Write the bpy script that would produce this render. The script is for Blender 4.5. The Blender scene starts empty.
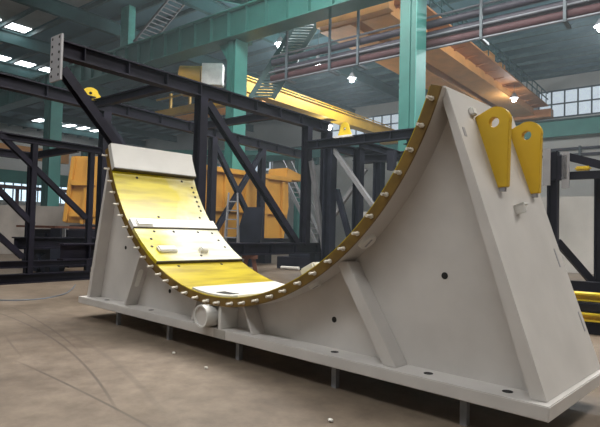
import bpy, bmesh, math, random
from mathutils import Vector, Matrix
random.seed(7)
COL = bpy.context.scene.collection
R5 = math.radians(5)
def W(u, v, z):                      # hall axes (rotated 5 degrees from the cradle) to world
    return Vector((u*math.cos(R5)-v*math.sin(R5), u*math.sin(R5)+v*math.cos(R5), z))
UA = W(1, 0, 0); VA = W(0, 1, 0); ZA = Vector((0, 0, 1))

# ------------------------------------------------------------------ materials
def mat(name, col, rough=.5, metal=0., var=.12, scale=3., col2=None, bump=.0, spec=.5, emit=0., emit_col=None):
    m = bpy.data.materials.new(name); m.use_nodes = True
    nt = m.node_tree; b = nt.nodes['Principled BSDF']
    b.inputs['Roughness'].default_value = rough; b.inputs['Metallic'].default_value = metal
    b.inputs['Specular IOR Level'].default_value = spec
    tc = nt.nodes.new('ShaderNodeTexCoord'); n = nt.nodes.new('ShaderNodeTexNoise')
    n.inputs['Scale'].default_value = scale; n.inputs['Detail'].default_value = 6
    nt.links.new(tc.outputs['Object'], n.inputs['Vector'])
    r = nt.nodes.new('ShaderNodeValToRGB'); nt.links.new(n.outputs['Fac'], r.inputs['Fac'])
    c1 = [max(0, c*(1-var)) for c in col]; c2 = col2 or [min(1, c*(1+var)) for c in col]
    r.color_ramp.elements[0].position = .35; r.color_ramp.elements[1].position = .68
    r.color_ramp.elements[0].color = (*c1, 1); r.color_ramp.elements[1].color = (*c2, 1)
    nt.links.new(r.outputs['Color'], b.inputs['Base Color'])
    if bump:
        bp = nt.nodes.new('ShaderNodeBump'); bp.inputs['Strength'].default_value = bump; bp.inputs['Distance'].default_value = .02
        n2 = nt.nodes.new('ShaderNodeTexNoise'); n2.inputs['Scale'].default_value = scale*8
        nt.links.new(tc.outputs['Object'], n2.inputs['Vector'])
        nt.links.new(n2.outputs['Fac'], bp.inputs['Height']); nt.links.new(bp.outputs['Normal'], b.inputs['Normal'])
    if emit:
        b.inputs['Emission Color'].default_value = (*(emit_col or col), 1); b.inputs['Emission Strength'].default_value = emit
    return m
M = dict(
    paint=mat('grey_white_paint', (.575, .54, .505), .42, var=.07, scale=1.6),
    pad_grey=mat('pad_grey_paint', (.52, .50, .47), .45, var=.05, scale=2.),
    recess_tone=mat('recess_shade_grey', (.40, .37, .33), .5),
    edge=mat('pad_edge_shade', (.045, .035, .02), .6, var=.3, scale=6.),
    paint_pale=mat('pale_paint', (.70, .68, .64), .4, var=.05, scale=2.),
    ochre=mat('ochre_rim_paint', (.165, .095, .016), .45, var=.25, scale=5.),
    lug=mat('lug_yellow', (.64, .40, .02), .4, var=.06, scale=3.),
    hole=mat('bolt_hole_dark', (.012, .011, .01), .8),
    bolt=mat('bolt_steel', (.68, .63, .54), .4, var=.1),
    slot=mat('slot_pale', (.80, .78, .72), .5),
    black=mat('blackish_steel', (.0105, .009, .018), .55, spec=.25, var=.35, scale=2.),
    black2=mat('dark_navy_steel', (.014, .016, .028), .6, spec=.25, var=.3, scale=2.),
    greysteel=mat('light_grey_steel', (.22, .22, .23), .5, var=.15),
    plate=mat('primer_grey_plate', (.33, .32, .33), .5, var=.1),
    teal=mat('teal_paint', (.028, .145, .125), .5, var=.14, scale=.8),
    teal_l=mat('teal_light_paint', (.065, .28, .245), .5, var=.1, scale=.8),
    teal_lit=mat('teal_skylit', (.14, .48, .42), .5),  # teal brightened for the skylight falling on the upper post
    teal_d=mat('teal_dark_paint', (.025, .085, .088), .55, var=.2, scale=.8),
    roof_t=mat('roof_sheet_blue', (.10, .19, .225), .7, var=.15, scale=.3),
    roof_g=mat('roof_sheet_grey', (.45, .46, .46), .7, var=.2, scale=.4),
    wall=mat('far_wall_panel', (.62, .61, .58), .8, var=.07, scale=.4),
    wall2=mat('grey_partition', (.58, .55, .51), .8, var=.12, scale=.5),
    sand=mat('pale_concrete', (.40, .36, .325), .85, var=.15, scale=1.),
    orange=mat('crane_orange', (.74, .36, .11), .55, var=.1, scale=1.),
    orange_d=mat('crane_dark_orange', (.48, .20, .065), .6, var=.15, scale=1.),
    cyel=mat('crane_yellow', (.56, .33, .025), .5, var=.1, scale=1.),
    truck=mat('truck_orange', (.62, .31, .045), .5, var=.1, scale=1.),
    yellow=mat('safety_yellow', (.72, .50, .02), .5, var=.08),
    rust=mat('rust_brown', (.16, .06, .035), .7, var=.3, scale=4.),
    pipe_p=mat('pipe_mauve', (.075, .068, .092), .5, var=.15),
    pipe_r=mat('pipe_red', (.075, .03, .035), .7, var=.15),
    pipe_g=mat('pipe_pale', (.19, .20, .23), .5, var=.1),
    wall_blocker=mat('wall_blocker_grey', (.22, .22, .21), .8),
    white=mat('white_cabinet', (.70, .70, .68), .5),
    rubber=mat('hose_blue_grey', (.13, .16, .20), .6),
    paper=mat('scrap_paper', (.75, .72, .66), .8),
    window=mat('window_daylight', (.45, .52, .56), .3, emit=.5, emit_col=(.80, .90, 1.0)),
    sky=mat('skylight_daylight', (.9, .95, 1.), .3, emit=8., emit_col=(.93, .97, 1.0)),
    lamp=mat('lamp_glow', (1, 1, 1), .3, emit=40., emit_col=(.95, .98, 1.0)),
    frame=mat('window_frame_steel', (.10, .13, .15), .5),
)
def yellow_bed(name, bias, xk):
    # streaked yellow mixed with a pale tone; bias sets paleness, xk raises it rearwards
    m = bpy.data.materials.new(name); m.use_nodes = True; nt = m.node_tree; L = nt.links
    b = nt.nodes['Principled BSDF']; b.inputs['Roughness'].default_value = .33
    g = nt.nodes.new('ShaderNodeNewGeometry'); sp = nt.nodes.new('ShaderNodeSeparateXYZ'); L.new(g.outputs['Position'], sp.inputs[0])
    mp = nt.nodes.new('ShaderNodeMapping'); mp.inputs['Scale'].default_value = (3.5, .6, 4.5); L.new(g.outputs['Position'], mp.inputs[0])
    n = nt.nodes.new('ShaderNodeTexNoise'); n.inputs['Scale'].default_value = 1.7; n.inputs['Detail'].default_value = 5; L.new(mp.outputs[0], n.inputs['Vector'])
    n0 = nt.nodes.new('ShaderNodeTexNoise'); n0.inputs['Scale'].default_value = 1.4; n0.inputs['Detail'].default_value = 5; L.new(g.outputs['Position'], n0.inputs['Vector'])
    a = nt.nodes.new('ShaderNodeMath'); a.operation = 'MULTIPLY_ADD'; a.inputs[1].default_value = xk; a.inputs[2].default_value = bias; L.new(sp.outputs['Y'], a.inputs[0])
    a2 = nt.nodes.new('ShaderNodeMath'); a2.operation = 'MULTIPLY_ADD'; a2.inputs[1].default_value = .9; L.new(n0.outputs['Fac'], a2.inputs[0]); L.new(a.outputs[0], a2.inputs[2])
    r = nt.nodes.new('ShaderNodeValToRGB'); L.new(a2.outputs[0], r.inputs['Fac'])
    r.color_ramp.elements[0].position = .35; r.color_ramp.elements[0].color = (.62, .50, .003, 1)
    r.color_ramp.elements[1].position = .72; r.color_ramp.elements[1].color = (.76, .73, .58, 1)
    r2 = nt.nodes.new('ShaderNodeValToRGB'); L.new(n.outputs['Fac'], r2.inputs['Fac'])
    r2.color_ramp.elements[0].position = .32; r2.color_ramp.elements[0].color = (.62, .58, .45, 1); r2.color_ramp.elements[1].position = .58; r2.color_ramp.elements[1].color = (1, 1, 1, 1)
    mx = nt.nodes.new('ShaderNodeMix'); mx.data_type = 'RGBA'; mx.blend_type = 'MULTIPLY'; mx.inputs['Factor'].default_value = 1.
    L.new(r.outputs[0], mx.inputs['A']); L.new(r2.outputs[0], mx.inputs['B']); L.new(mx.outputs['Result'], b.inputs['Base Color'])
    return m
M['bed_top'] = yellow_bed('bed_yellow_streaked', -.74, .55); M['bed_mid'] = yellow_bed('bed_yellow_pale', -.06, .42); M['bed_low'] = yellow_bed('bed_yellow_full', -.6, .1)
for e in M['bed_low'].node_tree.nodes:
    if e.type == 'VALTORGB' and abs(e.color_ramp.elements[0].color[0]-.62) < .01 and abs(e.color_ramp.elements[0].color[1]-.50) < .01: e.color_ramp.elements[0].color = (.50, .385, .012, 1)
def floor_mat():
    m = bpy.data.materials.new('workshop_concrete'); m.use_nodes = True; nt = m.node_tree; L = nt.links
    b = nt.nodes['Principled BSDF']
    g = nt.nodes.new('ShaderNodeNewGeometry')
    def noise(sc, det=6, rough=.6):
        n = nt.nodes.new('ShaderNodeTexNoise'); n.inputs['Scale'].default_value = sc; n.inputs['Detail'].default_value = det; n.inputs['Roughness'].default_value = rough
        L.new(g.outputs['Position'], n.inputs['Vector']); return n
    n1 = noise(.45); n2 = noise(3.5, 8, .7)
    r1 = nt.nodes.new('ShaderNodeValToRGB'); L.new(n1.outputs['Fac'], r1.inputs[0])
    r1.color_ramp.elements[0].position = .32; r1.color_ramp.elements[0].color = (.130, .098, .072, 1)
    r1.color_ramp.elements[1].position = .66; r1.color_ramp.elements[1].color = (.215, .168, .125, 1)
    r2 = nt.nodes.new('ShaderNodeValToRGB'); L.new(n2.outputs['Fac'], r2.inputs[0])
    r2.color_ramp.elements[0].position = .3; r2.color_ramp.elements[0].color = (.66, .63, .60, 1); r2.color_ramp.elements[1].position = .65; r2.color_ramp.elements[1].color = (1.10, 1.09, 1.07, 1)
    mx = nt.nodes.new('ShaderNodeMix'); mx.data_type = 'RGBA'; mx.blend_type = 'MULTIPLY'; mx.inputs['Factor'].default_value = 1.
    L.new(r1.outputs[0], mx.inputs['A']); L.new(r2.outputs[0], mx.inputs['B'])
    last = mx.outputs['Result']
    # tyre scuff arcs: thin rings round far-off centres, broken by noise, limited to x range
    sp = nt.nodes.new('ShaderNodeSeparateXYZ'); L.new(g.outputs['Position'], sp.inputs[0])
    for (cx, cy, rad, w, x0, x1, st) in TYRES:
        d = nt.nodes.new('ShaderNodeVectorMath'); d.operation = 'DISTANCE'; L.new(g.outputs['Position'], d.inputs[0]); d.inputs[1].default_value = (cx, cy, 0)
        a = nt.nodes.new('ShaderNodeMath'); a.operation = 'SUBTRACT'; a.inputs[1].default_value = rad; L.new(d.outputs['Value'], a.inputs[0])
        ab = nt.nodes.new('ShaderNodeMath'); ab.operation = 'ABSOLUTE'; L.new(a.outputs[0], ab.inputs[0])
        mr = nt.nodes.new('ShaderNodeMapRange'); mr.inputs[1].default_value = w*.4; mr.inputs[2].default_value = w; mr.inputs[3].default_value = st; mr.inputs[4].default_value = 0.
        L.new(ab.outputs[0], mr.inputs[0])
        lo = nt.nodes.new('ShaderNodeMapRange'); lo.inputs[1].default_value = x0; lo.inputs[2].default_value = x0+.8; L.new(sp.outputs['X'], lo.inputs[0])
        hi = nt.nodes.new('ShaderNodeMapRange'); hi.inputs[1].default_value = x1; hi.inputs[2].default_value = x1-.8; L.new(sp.outputs['X'], hi.inputs[0])
        k = nt.nodes.new('ShaderNodeMath'); k.operation = 'MULTIPLY'; L.new(mr.outputs[0], k.inputs[0]); L.new(lo.outputs[0], k.inputs[1])
        k2 = nt.nodes.new('ShaderNodeMath'); k2.operation = 'MULTIPLY'; L.new(k.outputs[0], k2.inputs[0]); L.new(hi.outputs[0], k2.inputs[1])
        k3 = nt.nodes.new('ShaderNodeMath'); k3.operation = 'MULTIPLY'; L.new(k2.outputs[0], k3.inputs[0]); L.new(n2.outputs['Fac'], k3.inputs[1])
        q = nt.nodes.new('ShaderNodeMix'); q.data_type = 'RGBA'; L.new(k3.outputs[0], q.inputs['Factor']); L.new(last, q.inputs['A']); q.inputs['B'].default_value = (.055, .04, .033, 1)
        last = q.outputs['Result']
    L.new(last, b.inputs['Base Color'])
    rr = nt.nodes.new('ShaderNodeMapRange'); rr.inputs[3].default_value = .36; rr.inputs[4].default_value = .58; L.new(n1.outputs['Fac'], rr.inputs[0]); L.new(rr.outputs[0], b.inputs['Roughness'])
    bp = nt.nodes.new('ShaderNodeBump'); bp.inputs['Strength'].default_value = .15; bp.inputs['Distance'].default_value = .01; L.new(n2.outputs['Fac'], bp.inputs['Height']); L.new(bp.outputs[0], b.inputs['Normal'])
    return m
TYRES = [(-4.91, -20.05, 19.09, .022, -6.2, 1.2, 1.3), (-7.92, -31.72, 31.23, .02, -6.4, -1.4, 1.2), (.91, -41.76, 39.87, .022, -1.6, 2.2, 1.3), (2.22, 24.34, 26.45, .02, -3.4, -1.5, .9), (-4.4, -19.0, 18.3, .05, -3.6, 1.6, .5)]
M['floor'] = floor_mat()

# ------------------------------------------------------------------ geometry helpers (all take world coordinates)
class MB:
    def __init__(s): s.bm = bmesh.new()
    def hexa(s, p):                                   # 8 points: bottom ring 0-3, top ring 4-7
        v = [s.bm.verts.new(q) for q in p]
        for f in ((3,2,1,0),(4,5,6,7),(0,1,5,4),(1,2,6,5),(2,3,7,6),(3,0,4,7)): s.bm.faces.new([v[i] for i in f])
        return s
    def obox(s, c, X, Y, Z, sx, sy, sz):              # centre, axes, full sizes
        c = Vector(c); a, b, d = X*sx/2, Y*sy/2, Z*sz/2
        return s.hexa([c-a-b-d, c+a-b-d, c+a+b-d, c-a+b-d, c-a-b+d, c+a-b+d, c+a+b+d, c-a+b+d])
    def box(s, x0, x1, y0, y1, z0, z1):
        return s.hexa([Vector(p) for p in ((x0,y0,z0),(x1,y0,z0),(x1,y1,z0),(x0,y1,z0),(x0,y0,z1),(x1,y0,z1),(x1,y1,z1),(x0,y1,z1))])
    def hbox(s, u0, u1, v0, v1, z0, z1):              # box in hall axes
        return s.hexa([W(*p) for p in ((u0,v0,z0),(u1,v0,z0),(u1,v1,z0),(u0,v1,z0),(u0,v0,z1),(u1,v0,z1),(u1,v1,z1),(u0,v1,z1))])
    def axes(s, p0, p1, up):
        d = (p1-p0); l = d.length; d = d/l; side = d.cross(up)
        if side.length < 1e-4: side = d.cross(VA)
        side.normalize(); return d, side, side.cross(d), l
    def bar(s, p0, p1, w, h, up=ZA):                  # solid bar
        p0, p1 = Vector(p0), Vector(p1); d, sd, u, l = s.axes(p0, p1, up)
        return s.obox((p0+p1)/2, d, sd, u, l, w, h)
    def ibeam(s, p0, p1, w, h, up=ZA, tf=.03, tw=.02, stiff=0):
        p0, p1 = Vector(p0), Vector(p1); d, sd, u, l = s.axes(p0, p1, up); c = (p0+p1)/2
        s.obox(c+u*(h/2-tf/2), d, sd, u, l, w, tf); s.obox(c-u*(h/2-tf/2), d, sd, u, l, w, tf)
        s.obox(c, d, sd, u, l, tw, h-2*tf)
        for i in range(stiff):
            q = p0+d*l*(i+.5)/stiff
            s.obox(q, d, sd, u, .02, w*.9, h-2*tf)
        return s
    def tube(s, p0, p1, r, n=10, r1=None):
        p0, p1 = Vector(p0), Vector(p1); d = (p1-p0).normalized(); a = d.orthogonal().normalized(); b = d.cross(a); r1 = r if r1 is None else r1
        A = [s.bm.verts.new(p0+(a*math.cos(t)+b*math.sin(t))*r) for t in [2*math.pi*i/n for i in range(n)]]
        B = [s.bm.verts.new(p1+(a*math.cos(t)+b*math.sin(t))*r1) for t in [2*math.pi*i/n for i in range(n)]]
        for i in range(n): s.bm.faces.new([A[i], A[(i+1)%n], B[(i+1)%n], B[i]])
        s.bm.faces.new(A[::-1]); s.bm.faces.new(B); return s
    def pipe(s, p0, p1, ro, ri, n=28):
        p0, p1 = Vector(p0), Vector(p1); d = (p1-p0).normalized(); a = d.orthogonal().normalized(); b = d.cross(a)
        rings = [[s.bm.verts.new(p+(a*math.cos(2*math.pi*i/n)+b*math.sin(2*math.pi*i/n))*r) for i in range(n)] for p, r in ((p0,ro),(p1,ro),(p1,ri),(p0,ri))]
        for k in range(4):
            A, B = rings[k], rings[(k+1)%4]
            for i in range(n): s.bm.faces.new([A[i], A[(i+1)%n], B[(i+1)%n], B[i]])
        return s
    def prism(s, pts, ext):                           # planar polygon (world pts) extruded by vector ext
        a = [s.bm.verts.new(Vector(p)) for p in pts]; b = [s.bm.verts.new(Vector(p)+ext) for p in pts]; n = len(pts)
        s.bm.faces.new(a[::-1]); s.bm.faces.new(b)
        for i in range(n): s.bm.faces.new([a[i], a[(i+1)%n], b[(i+1)%n], b[i]])
        return s
    def holed(s, pts, hc, hr, ext, n=24):             # convex outline about hc with a round hole, extruded
        pts = [Vector(p) for p in pts]; hc = Vector(hc); ex = Vector(ext)
        nrm = ex.normalized(); ax = (pts[0]-hc).normalized(); ay = nrm.cross(ax)
        out = []
        for k in range(len(pts)):                     # resample outline
            a, b = pts[k], pts[(k+1) % len(pts)]; m = max(1, int((b-a).length/.05))
            out += [a.lerp(b, i/m) for i in range(m)]
        inn = [hc+((p-hc)-nrm*((p-hc).dot(nrm))).normalized()*hr for p in out]
        N = len(out); r = [[s.bm.verts.new(p+o) for p in L] for L, o in ((out, Vector()), (out, ex), (inn, ex), (inn, Vector()))]
        for k in range(4):
            A, B = r[k], r[(k+1)%4]
            for i in range(N): s.bm.faces.new([A[i], A[(i+1)%N], B[(i+1)%N], B[i]])
        return s
    def sphere(s, c, r, sub=2, sc=(1,1,1)):
        g = bmesh.ops.create_icosphere(s.bm, subdivisions=sub, radius=r)
        for v in g['verts']: v.co = Vector((v.co.x*sc[0], v.co.y*sc[1], v.co.z*sc[2]))+Vector(c)
        return s
def obj(name, mb, m, parent=None, bevel=0, smooth=False, base=None):
    bm = mb.bm; bmesh.ops.recalc_face_normals(bm, faces=bm.faces[:])
    if bevel: bmesh.ops.bevel(bm, geom=[e for e in bm.edges if len(e.link_faces) == 2 and e.calc_face_angle(0) > .5], offset=bevel, segments=2, affect='EDGES', clamp_overlap=True)
    co = [v.co for v in bm.verts]
    lo = Vector([min(c[i] for c in co) for i in range(3)]); hi = Vector([max(c[i] for c in co) for i in range(3)])
    c = Vector(((lo.x+hi.x)/2, (lo.y+hi.y)/2, lo.z)) if base is None else Vector(base)
    bmesh.ops.translate(bm, verts=bm.verts, vec=-c)
    me = bpy.data.meshes.new(name); bm.to_mesh(me); bm.free()
    me.materials.append(M[m] if isinstance(m, str) else m)
    if smooth:
        me.polygons.foreach_set('use_smooth', [True]*len(me.polygons))
        try: me.set_sharp_from_angle(angle=.7)
        except Exception: pass
    o = bpy.data.objects.new(name, me); COL.objects.link(o); place(o, c, parent); return o
def wloc(o): return o.location if o.parent is None else o.location+wloc(o.parent)
def place(o, c, parent):
    if parent is not None: o.parent = parent; o.location = Vector(c)-wloc(parent)
    else: o.location = c
def thing(name, label, cat, loc, group=None):
    o = bpy.data.objects.new(name, None); COL.objects.link(o); o.location = loc; return tag(o, label, cat, group)
def tag(o, label, cat, group=None):
    o['label'] = label; o['category'] = cat
    if group: o['group'] = group
    return o
def struct(name, mb, m, parent=None, **k):
    o = obj(name, mb, m, parent, **k)
    if parent is None: o['kind'] = 'structure'
    return o
def copy_part(o, c, parent, rot=None):
    d = o.copy(); COL.objects.link(d); place(d, c, parent)
    if rot is not None: d.rotation_euler = rot
    return d

# ------------------------------------------------------------------ the cradle
BB, BT = .258, .378                 # base plate bottom and top
CX, CZ = -.05, 4.1335               # centre of the curved bed
RI, RO = 3.334, 3.455
YW = .31                            # front web plane
YB = 1.70
rad = math.radians
def P(phi, r, y): a = rad(phi); return Vector((CX+r*math.sin(a), y, CZ-r*math.cos(a)))
def xr(z): return 4.14-.92*(z-BT)/2.7       # outer face of right end plate
def xl(z): return -4.06+.70*(z-BT)/2.7      # outer face of left end plate
def arc(mb, p0, p1, ri, ro, y0, y1, n=None):
    n = n or max(2, int(abs(p1-p0)/2)); bm = mb.bm; rows = []
    for i in range(n+1):
        f = p0+(p1-p0)*i/n
        rows.append([bm.verts.new(P(f, r, y)) for r, y in ((ri,y0),(ro,y0),(ro,y1),(ri,y1))])
    for i in range(n):
        A, B = rows[i], rows[i+1]
        for k in range(4): bm.faces.new([A[k], A[(k+1)%4], B[(k+1)%4], B[k]])
    bm.faces.new(rows[0][::-1]); bm.faces.new(rows[-1]); return mb
cr = thing('shield_cradle', 'huge grey white steel cradle with a curved yellow bed, raised on short legs', 'cradle', (0, .87, 0))
obj('base_plate', MB().box(-4.19, 4.19, 0, 1.78, BB, BT), 'paint', cr, bevel=.008)
def web(y0, y1):
    mb = MB(); pts = []
    z = 3.05
    top_r = P(70.5, RO-.02, 0); top_l = P(-70.5, RO-.02, 0)
    pts.append((xl(BT)+.03, BT)); pts.append((xr(BT)-.03, BT)); pts.append((xr(top_r.z)-.03, top_r.z))
    for i in range(0, 61):
        q = P(70.5-141*i/60, RO-.02, 0); pts.append((q.x, q.z))
    pts.append((xl(top_l.z)+.03, top_l.z))
    a = [mb.bm.verts.new((x, y0, zz)) for x, zz in pts]; b = [mb.bm.verts.new((x, y1, zz)) for x, zz in pts]; n = len(pts)
    for i in range(n): mb.bm.faces.new([a[i], a[(i+1)%n], b[(i+1)%n], b[i]])
    # cap faces as vertical strips between the arc and the base
    def cap(row):
        arcv = row[3:3+61]           # right to left
        L, Rr = row[0], row[1]
        mid = [mb.bm.verts.new((v.co.x, v.co.y, BT)) for v in arcv[1:-1]]
        bot = [Rr]+mid+[L]
        for i in range(60): mb.bm.faces.new([arcv[i], arcv[i+1], bot[i+1], bot[i]])
        mb.bm.faces.new([row[2], arcv[0], Rr]); mb.bm.faces.new([row[-1], L, arcv[-1]])
    cap(a); cap(b); return mb
obj('web_plate', web(YW, YW+.05), 'paint', cr)
obj('web_plate', web(1.52, 1.57), 'paint', cr)
def endplate(xf, sgn):
    z0, z1 = BT, 3.085; t = .13*(-sgn); y0, y1 = .10, YB
    return MB().hexa([Vector(p) for p in ((xf(z0),y0,z0),(xf(z0)+t,y0,z0),(xf(z0)+t,y1,z0),(xf(z0),y1,z0),(xf(z1),y0,z1),(xf(z1)+t*.55,y0,z1),(xf(z1)+t*.55,y1,z1),(xf(z1),y1,z1))])
ep = obj('end_plate', endplate(xr, 1), 'paint', cr, bevel=.006)
epl = obj('end_plate', endplate(xl, -1), 'paint', cr, bevel=.006)
# curved rim / bed plate
rim = obj('curved_bed', arc(MB(), -71.8, 71.8, RI+.012, RO-.004, .02, YB, 96), 'paint', cr)
obj('rim_face', arc(MB(), -71.8, 71.8, RI+.011, RO, -.004, .02, 96), 'ochre', cr)
# bed pads on the left side and bottom
obj('top_pad', arc(MB(), -72.6, -64.2, RI-.10, RI+.011, .0, YB, 6), 'pad_grey', cr, bevel=.004)
obj('yellow_pad', arc(MB(), -64.1, -45.6, RI, RI+.011, .0, YB, 12), 'bed_top', cr)
st = obj('white_strip', arc(MB(), -45.5, -42.0, RI-.075, RI+.011, .0, YB, 4), 'paint_pale', cr, bevel=.003)
obj('yellow_pad', arc(MB(), -41.9, -26.3, RI-.05, RI+.011, .0, YB, 10), 'bed_mid', cr)
obj('yellow_pad', arc(MB(), -26.2, 12, RI, RI+.011, .0, YB, 24), 'bed_low', cr)
bp_ = obj('bottom_pad', arc(MB(), -9.6, 7.8, RI-.025, RI-.001, .03, YB-.05, 12), 'paint_pale', cr)
obj('pad_slot', arc(MB(), -2.8, 2.6, RI-.029, RI-.024, .14, .30, 5), 'hole', bp_)
obj('yellow_pad', arc(MB(), 12.1, 71.5, RI, RI+.011, .0, YB, 36), 'bed_low', cr)
for ph, ri in ((-64.2, RI-.10), (-42.0, RI-.075), (-26.3, RI-.05)): obj('pad_shade_strip', arc(MB(), ph+.02, ph+.32, ri+.004, RI-.001, .0, YB, 2), 'edge', cr)  # dark strips painting the gap shade below the pads
# welded blocks on the bed
def block(phi, y, w, h, d):
    c = P(phi, RI-.035-h/2, y); n = (Vector((CX, y, CZ))-c).normalized(); t = n.cross(Vector((0,1,0))).normalized()
    mb = MB().obox(c, Vector((0,1,0)), t, n, w, d, h)
    return obj('lifting_block', mb, 'paint_pale', cr, bevel=.02)
block(-43.6, .22, .30, .07, .16); block(-31.6, .34, .34, .07, .15); block(-30.8, 1.02, .15, .10, .12)
block(41.5, .5, .34, .12, .22); block(26.5, .42, .36, .12, .24); block(45.5, .42, .2, .08, .16)
# dark bolt holes in the pads
hb = MB().tube((0,0,-.002), (0,0,.003), .024, 10); hole0 = obj('bolt_hole', hb, 'hole', cr, base=(0,0,0)); first = True
def bed_hole(phi, y, r):
    global first
    c = P(phi, r, y); rot = (0, -rad(phi), 0)
    if first: place(hole0, c, cr); hole0.rotation_euler = rot; first = False
    else: copy_part(hole0, c, cr, rot)
for k in range(6): bed_hole(-60.5+1.9*k, 1.60, RI-.003)
for ph, y in ((-62.3, .45), (-62.6, 1.4), (-47.6, .62), (-48, 1.5)): bed_hole(ph, y, RI-.003)
for ph, y in ((-40.4, .34), (-40.4, .72), (-40.4, 1.22), (-40, 1.52), (-36.5, 1.55), (-33, 1.57), (-37, .2), (-33.5, .12), (-28.5, .9)): bed_hole(ph, y, RI-.053)
for ph, y in ((-24.6, .35), (-24.8, 1.2)): bed_hole(ph, y, RI-.003)
# clamping bolts along the front edge of the rim
b0 = MB().tube((0,0,0), (0,-.10,0), .015, 8); b0.tube((0,-.008,0), (0,-.028,0), .025, 6)
bolt0 = obj('clamp_bolt', b0, 'bolt', cr, base=(0,0,0))
N = 34
for i in range(N):
    ph = -69.5+139*i/(N-1)+random.uniform(-.3, .3); c = P(ph, (RI+RO)/2+.012, .0); rot = (0, -rad(ph)+random.uniform(-.4,.4), 0)
    if i == 0: place(bolt0, c, cr); bolt0.rotation_euler = rot
    else: copy_part(bolt0, c, cr, rot)
# stiffeners between web and base lip (each radial)
def stiff(x_top, phi, x_bot, t, yf, name='stiffener'):
    q = P(phi, RO-.005, 0)
    mb = MB(); d = t/2
    mb.hexa([Vector(p) for p in ((x_bot-d,yf,BT),(x_bot+d,yf,BT),(x_bot+d,YW,BT),(x_bot-d,YW,BT),(q.x-d,yf,q.z),(q.x+d,yf,q.z+ (.0)),(q.x+d,YW,q.z),(q.x-d,YW,q.z))])
    return obj(name, mb, 'paint', cr, bevel=.005)
stiff(0, 37.0, 2.66, .16, .10)
sl = stiff(0, -37.0, -2.62, .06, .09)
stiff(0, 8.0, .62, .04, .09); stiff(0, -9.5, -.72, .05, .12)
# pale slot through the left stiffener, on its right face
def slot_pts():
    z0, z1 = .70, 1.0; out = []
    for k in range(16):
        a = 2*math.pi*k/16; zc = z1-.05 if math.sin(a) >= 0 else z0+.05
        z = zc+.05*math.sin(a); y = .19+.045*math.cos(a)
        q = P(-37, RO, 0); f = (z-BT)/(q.z-BT); out.append((-2.62+f*(q.x+2.62)+.030, y, z))
    return out
obj('slot', MB().prism(slot_pts(), Vector((.004, 0, 0))), 'slot', sl)
# web details
whole0 = obj('web_hole', MB().tube((0,.0,0), (0,-.004,0), .034, 12), 'hole', cr, base=(0,0,0))
for i, (x, z) in enumerate(((3.13, 1.30), (1.77, .70), (-3.05, 1.33), (-1.6, .70))):
    c = (x, YW, z)
    if i == 0: place(whole0, c, cr)
    else: copy_part(whole0, c, cr)
for ph, y, r in ((43.0, .17, .105), (28.2, .17, .075)):
    bo = obj('rim_boss', MB().tube(P(ph, RO-.01, y), P(ph, RO+.03, y), r, 24, r*.9), 'paint_pale', cr, smooth=True)
    obj('boss_slot', MB().obox(P(ph, RO+.031, y), Vector((math.cos(rad(ph)), 0, math.sin(rad(ph)))), Vector((0,1,0)), Vector((math.sin(rad(ph)), 0, -math.cos(rad(ph)))), r*1.1, .025, .006), 'plate', bo)
# base bolt holes in front of the web
bh0 = obj('base_hole', MB().tube((0,0,-.001), (0,0,.003), .045, 16), 'hole', cr, base=(0,0,0))
for i, x in enumerate((1.90, 3.05, 3.80, -1.9, -3.4)):
    c = (x, .17, BT)
    if i == 0: place(bh0, c, cr)
    else: copy_part(bh0, c, cr)
# pipe stub with flange
ps = obj('pipe_stub', MB().pipe((-.17, -.13, BT+.155), (-.17, YW, BT+.155), .15, .128), 'paint_pale', cr, smooth=True)
obj('pipe_bottom', MB().tube((-.17, -.105, BT+.155), (-.17, -.09, BT+.155), .128, 24), 'paint', ps)
obj('pipe_flange', MB().box(.02, .08, .02, YW, BT, BT+.31), 'paint_pale', cr, bevel=.004)
obj('recess_shade', MB().box(-.04, .20, -.006, .0, BB+.004, BT-.004), 'recess_tone', cr)  # thin darker sheet painting the shade of a recess in the base front
# lifting lugs on the right end plate
def lug(pts, y, hc, hr, t):
    z0 = min(p[1] for p in pts)
    o = obj('lifting_lug', MB().holed([(x, y, z) for x, z in pts], (hc[0], y, hc[1]), hr, Vector((0, t, 0))), 'lug', cr, bevel=.006)
    obj('lug_clip', MB().box(xr(z0)-.01, xr(z0)+.06, y+.01, y+.05, z0-.035, z0+.005), 'plate', o)
    return o
def lugpts(x0, z0, x1, z1):
    # bottom on the plate, flaring outwards to a rounded top
    return [(xr(2.15)-.012, 2.15), (xr(2.15)+.085, 2.16), (3.635, 2.78)] + [(3.495+.145*math.cos(a), 2.79+.145*math.sin(a)) for a in [rad(d) for d in range(0, 110, 12)]] + [(3.30, 2.86), (xr(2.84)-.012, 2.84)]
lug(lugpts(0,0,0,0), .56, (3.487, 2.785), .048, .07); lug(lugpts(0,0,0,0), 1.40, (3.487, 2.785), .048, .07)
# small fittings on the right end plate
def on_end(z, y, out): return Vector((xr(z)+out, y, z))
EN = Vector((2.7, 0, .92)).normalized(); ET = Vector((-.92, 0, 2.7)).normalized(); EY = Vector((0,1,0))
mb = MB().obox(on_end(2.0, .85, .05), EY, ET, EN, .11, .025, .11); mb.obox(on_end(1.96, .805, .05), EY, ET, EN, .02, .09, .11)
obj('step_bracket', mb, 'paint_pale', cr, bevel=.004)
for z, y, w, h in ((2.65, .20, .05, .09), (1.48, 1.53, .03, .2), (.84, 1.60, .03, .2)):
    obj('inspection_slot', MB().obox(on_end(z, y, .001), EY, ET, EN, w, h, .006), 'plate', cr)
for y in (.50, 1.33): obj('weld_cleat', MB().obox(on_end(2.90, y, .02), EY, ET, EN, .09, .08, .05), 'paint_pale', cr, bevel=.01)
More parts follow.
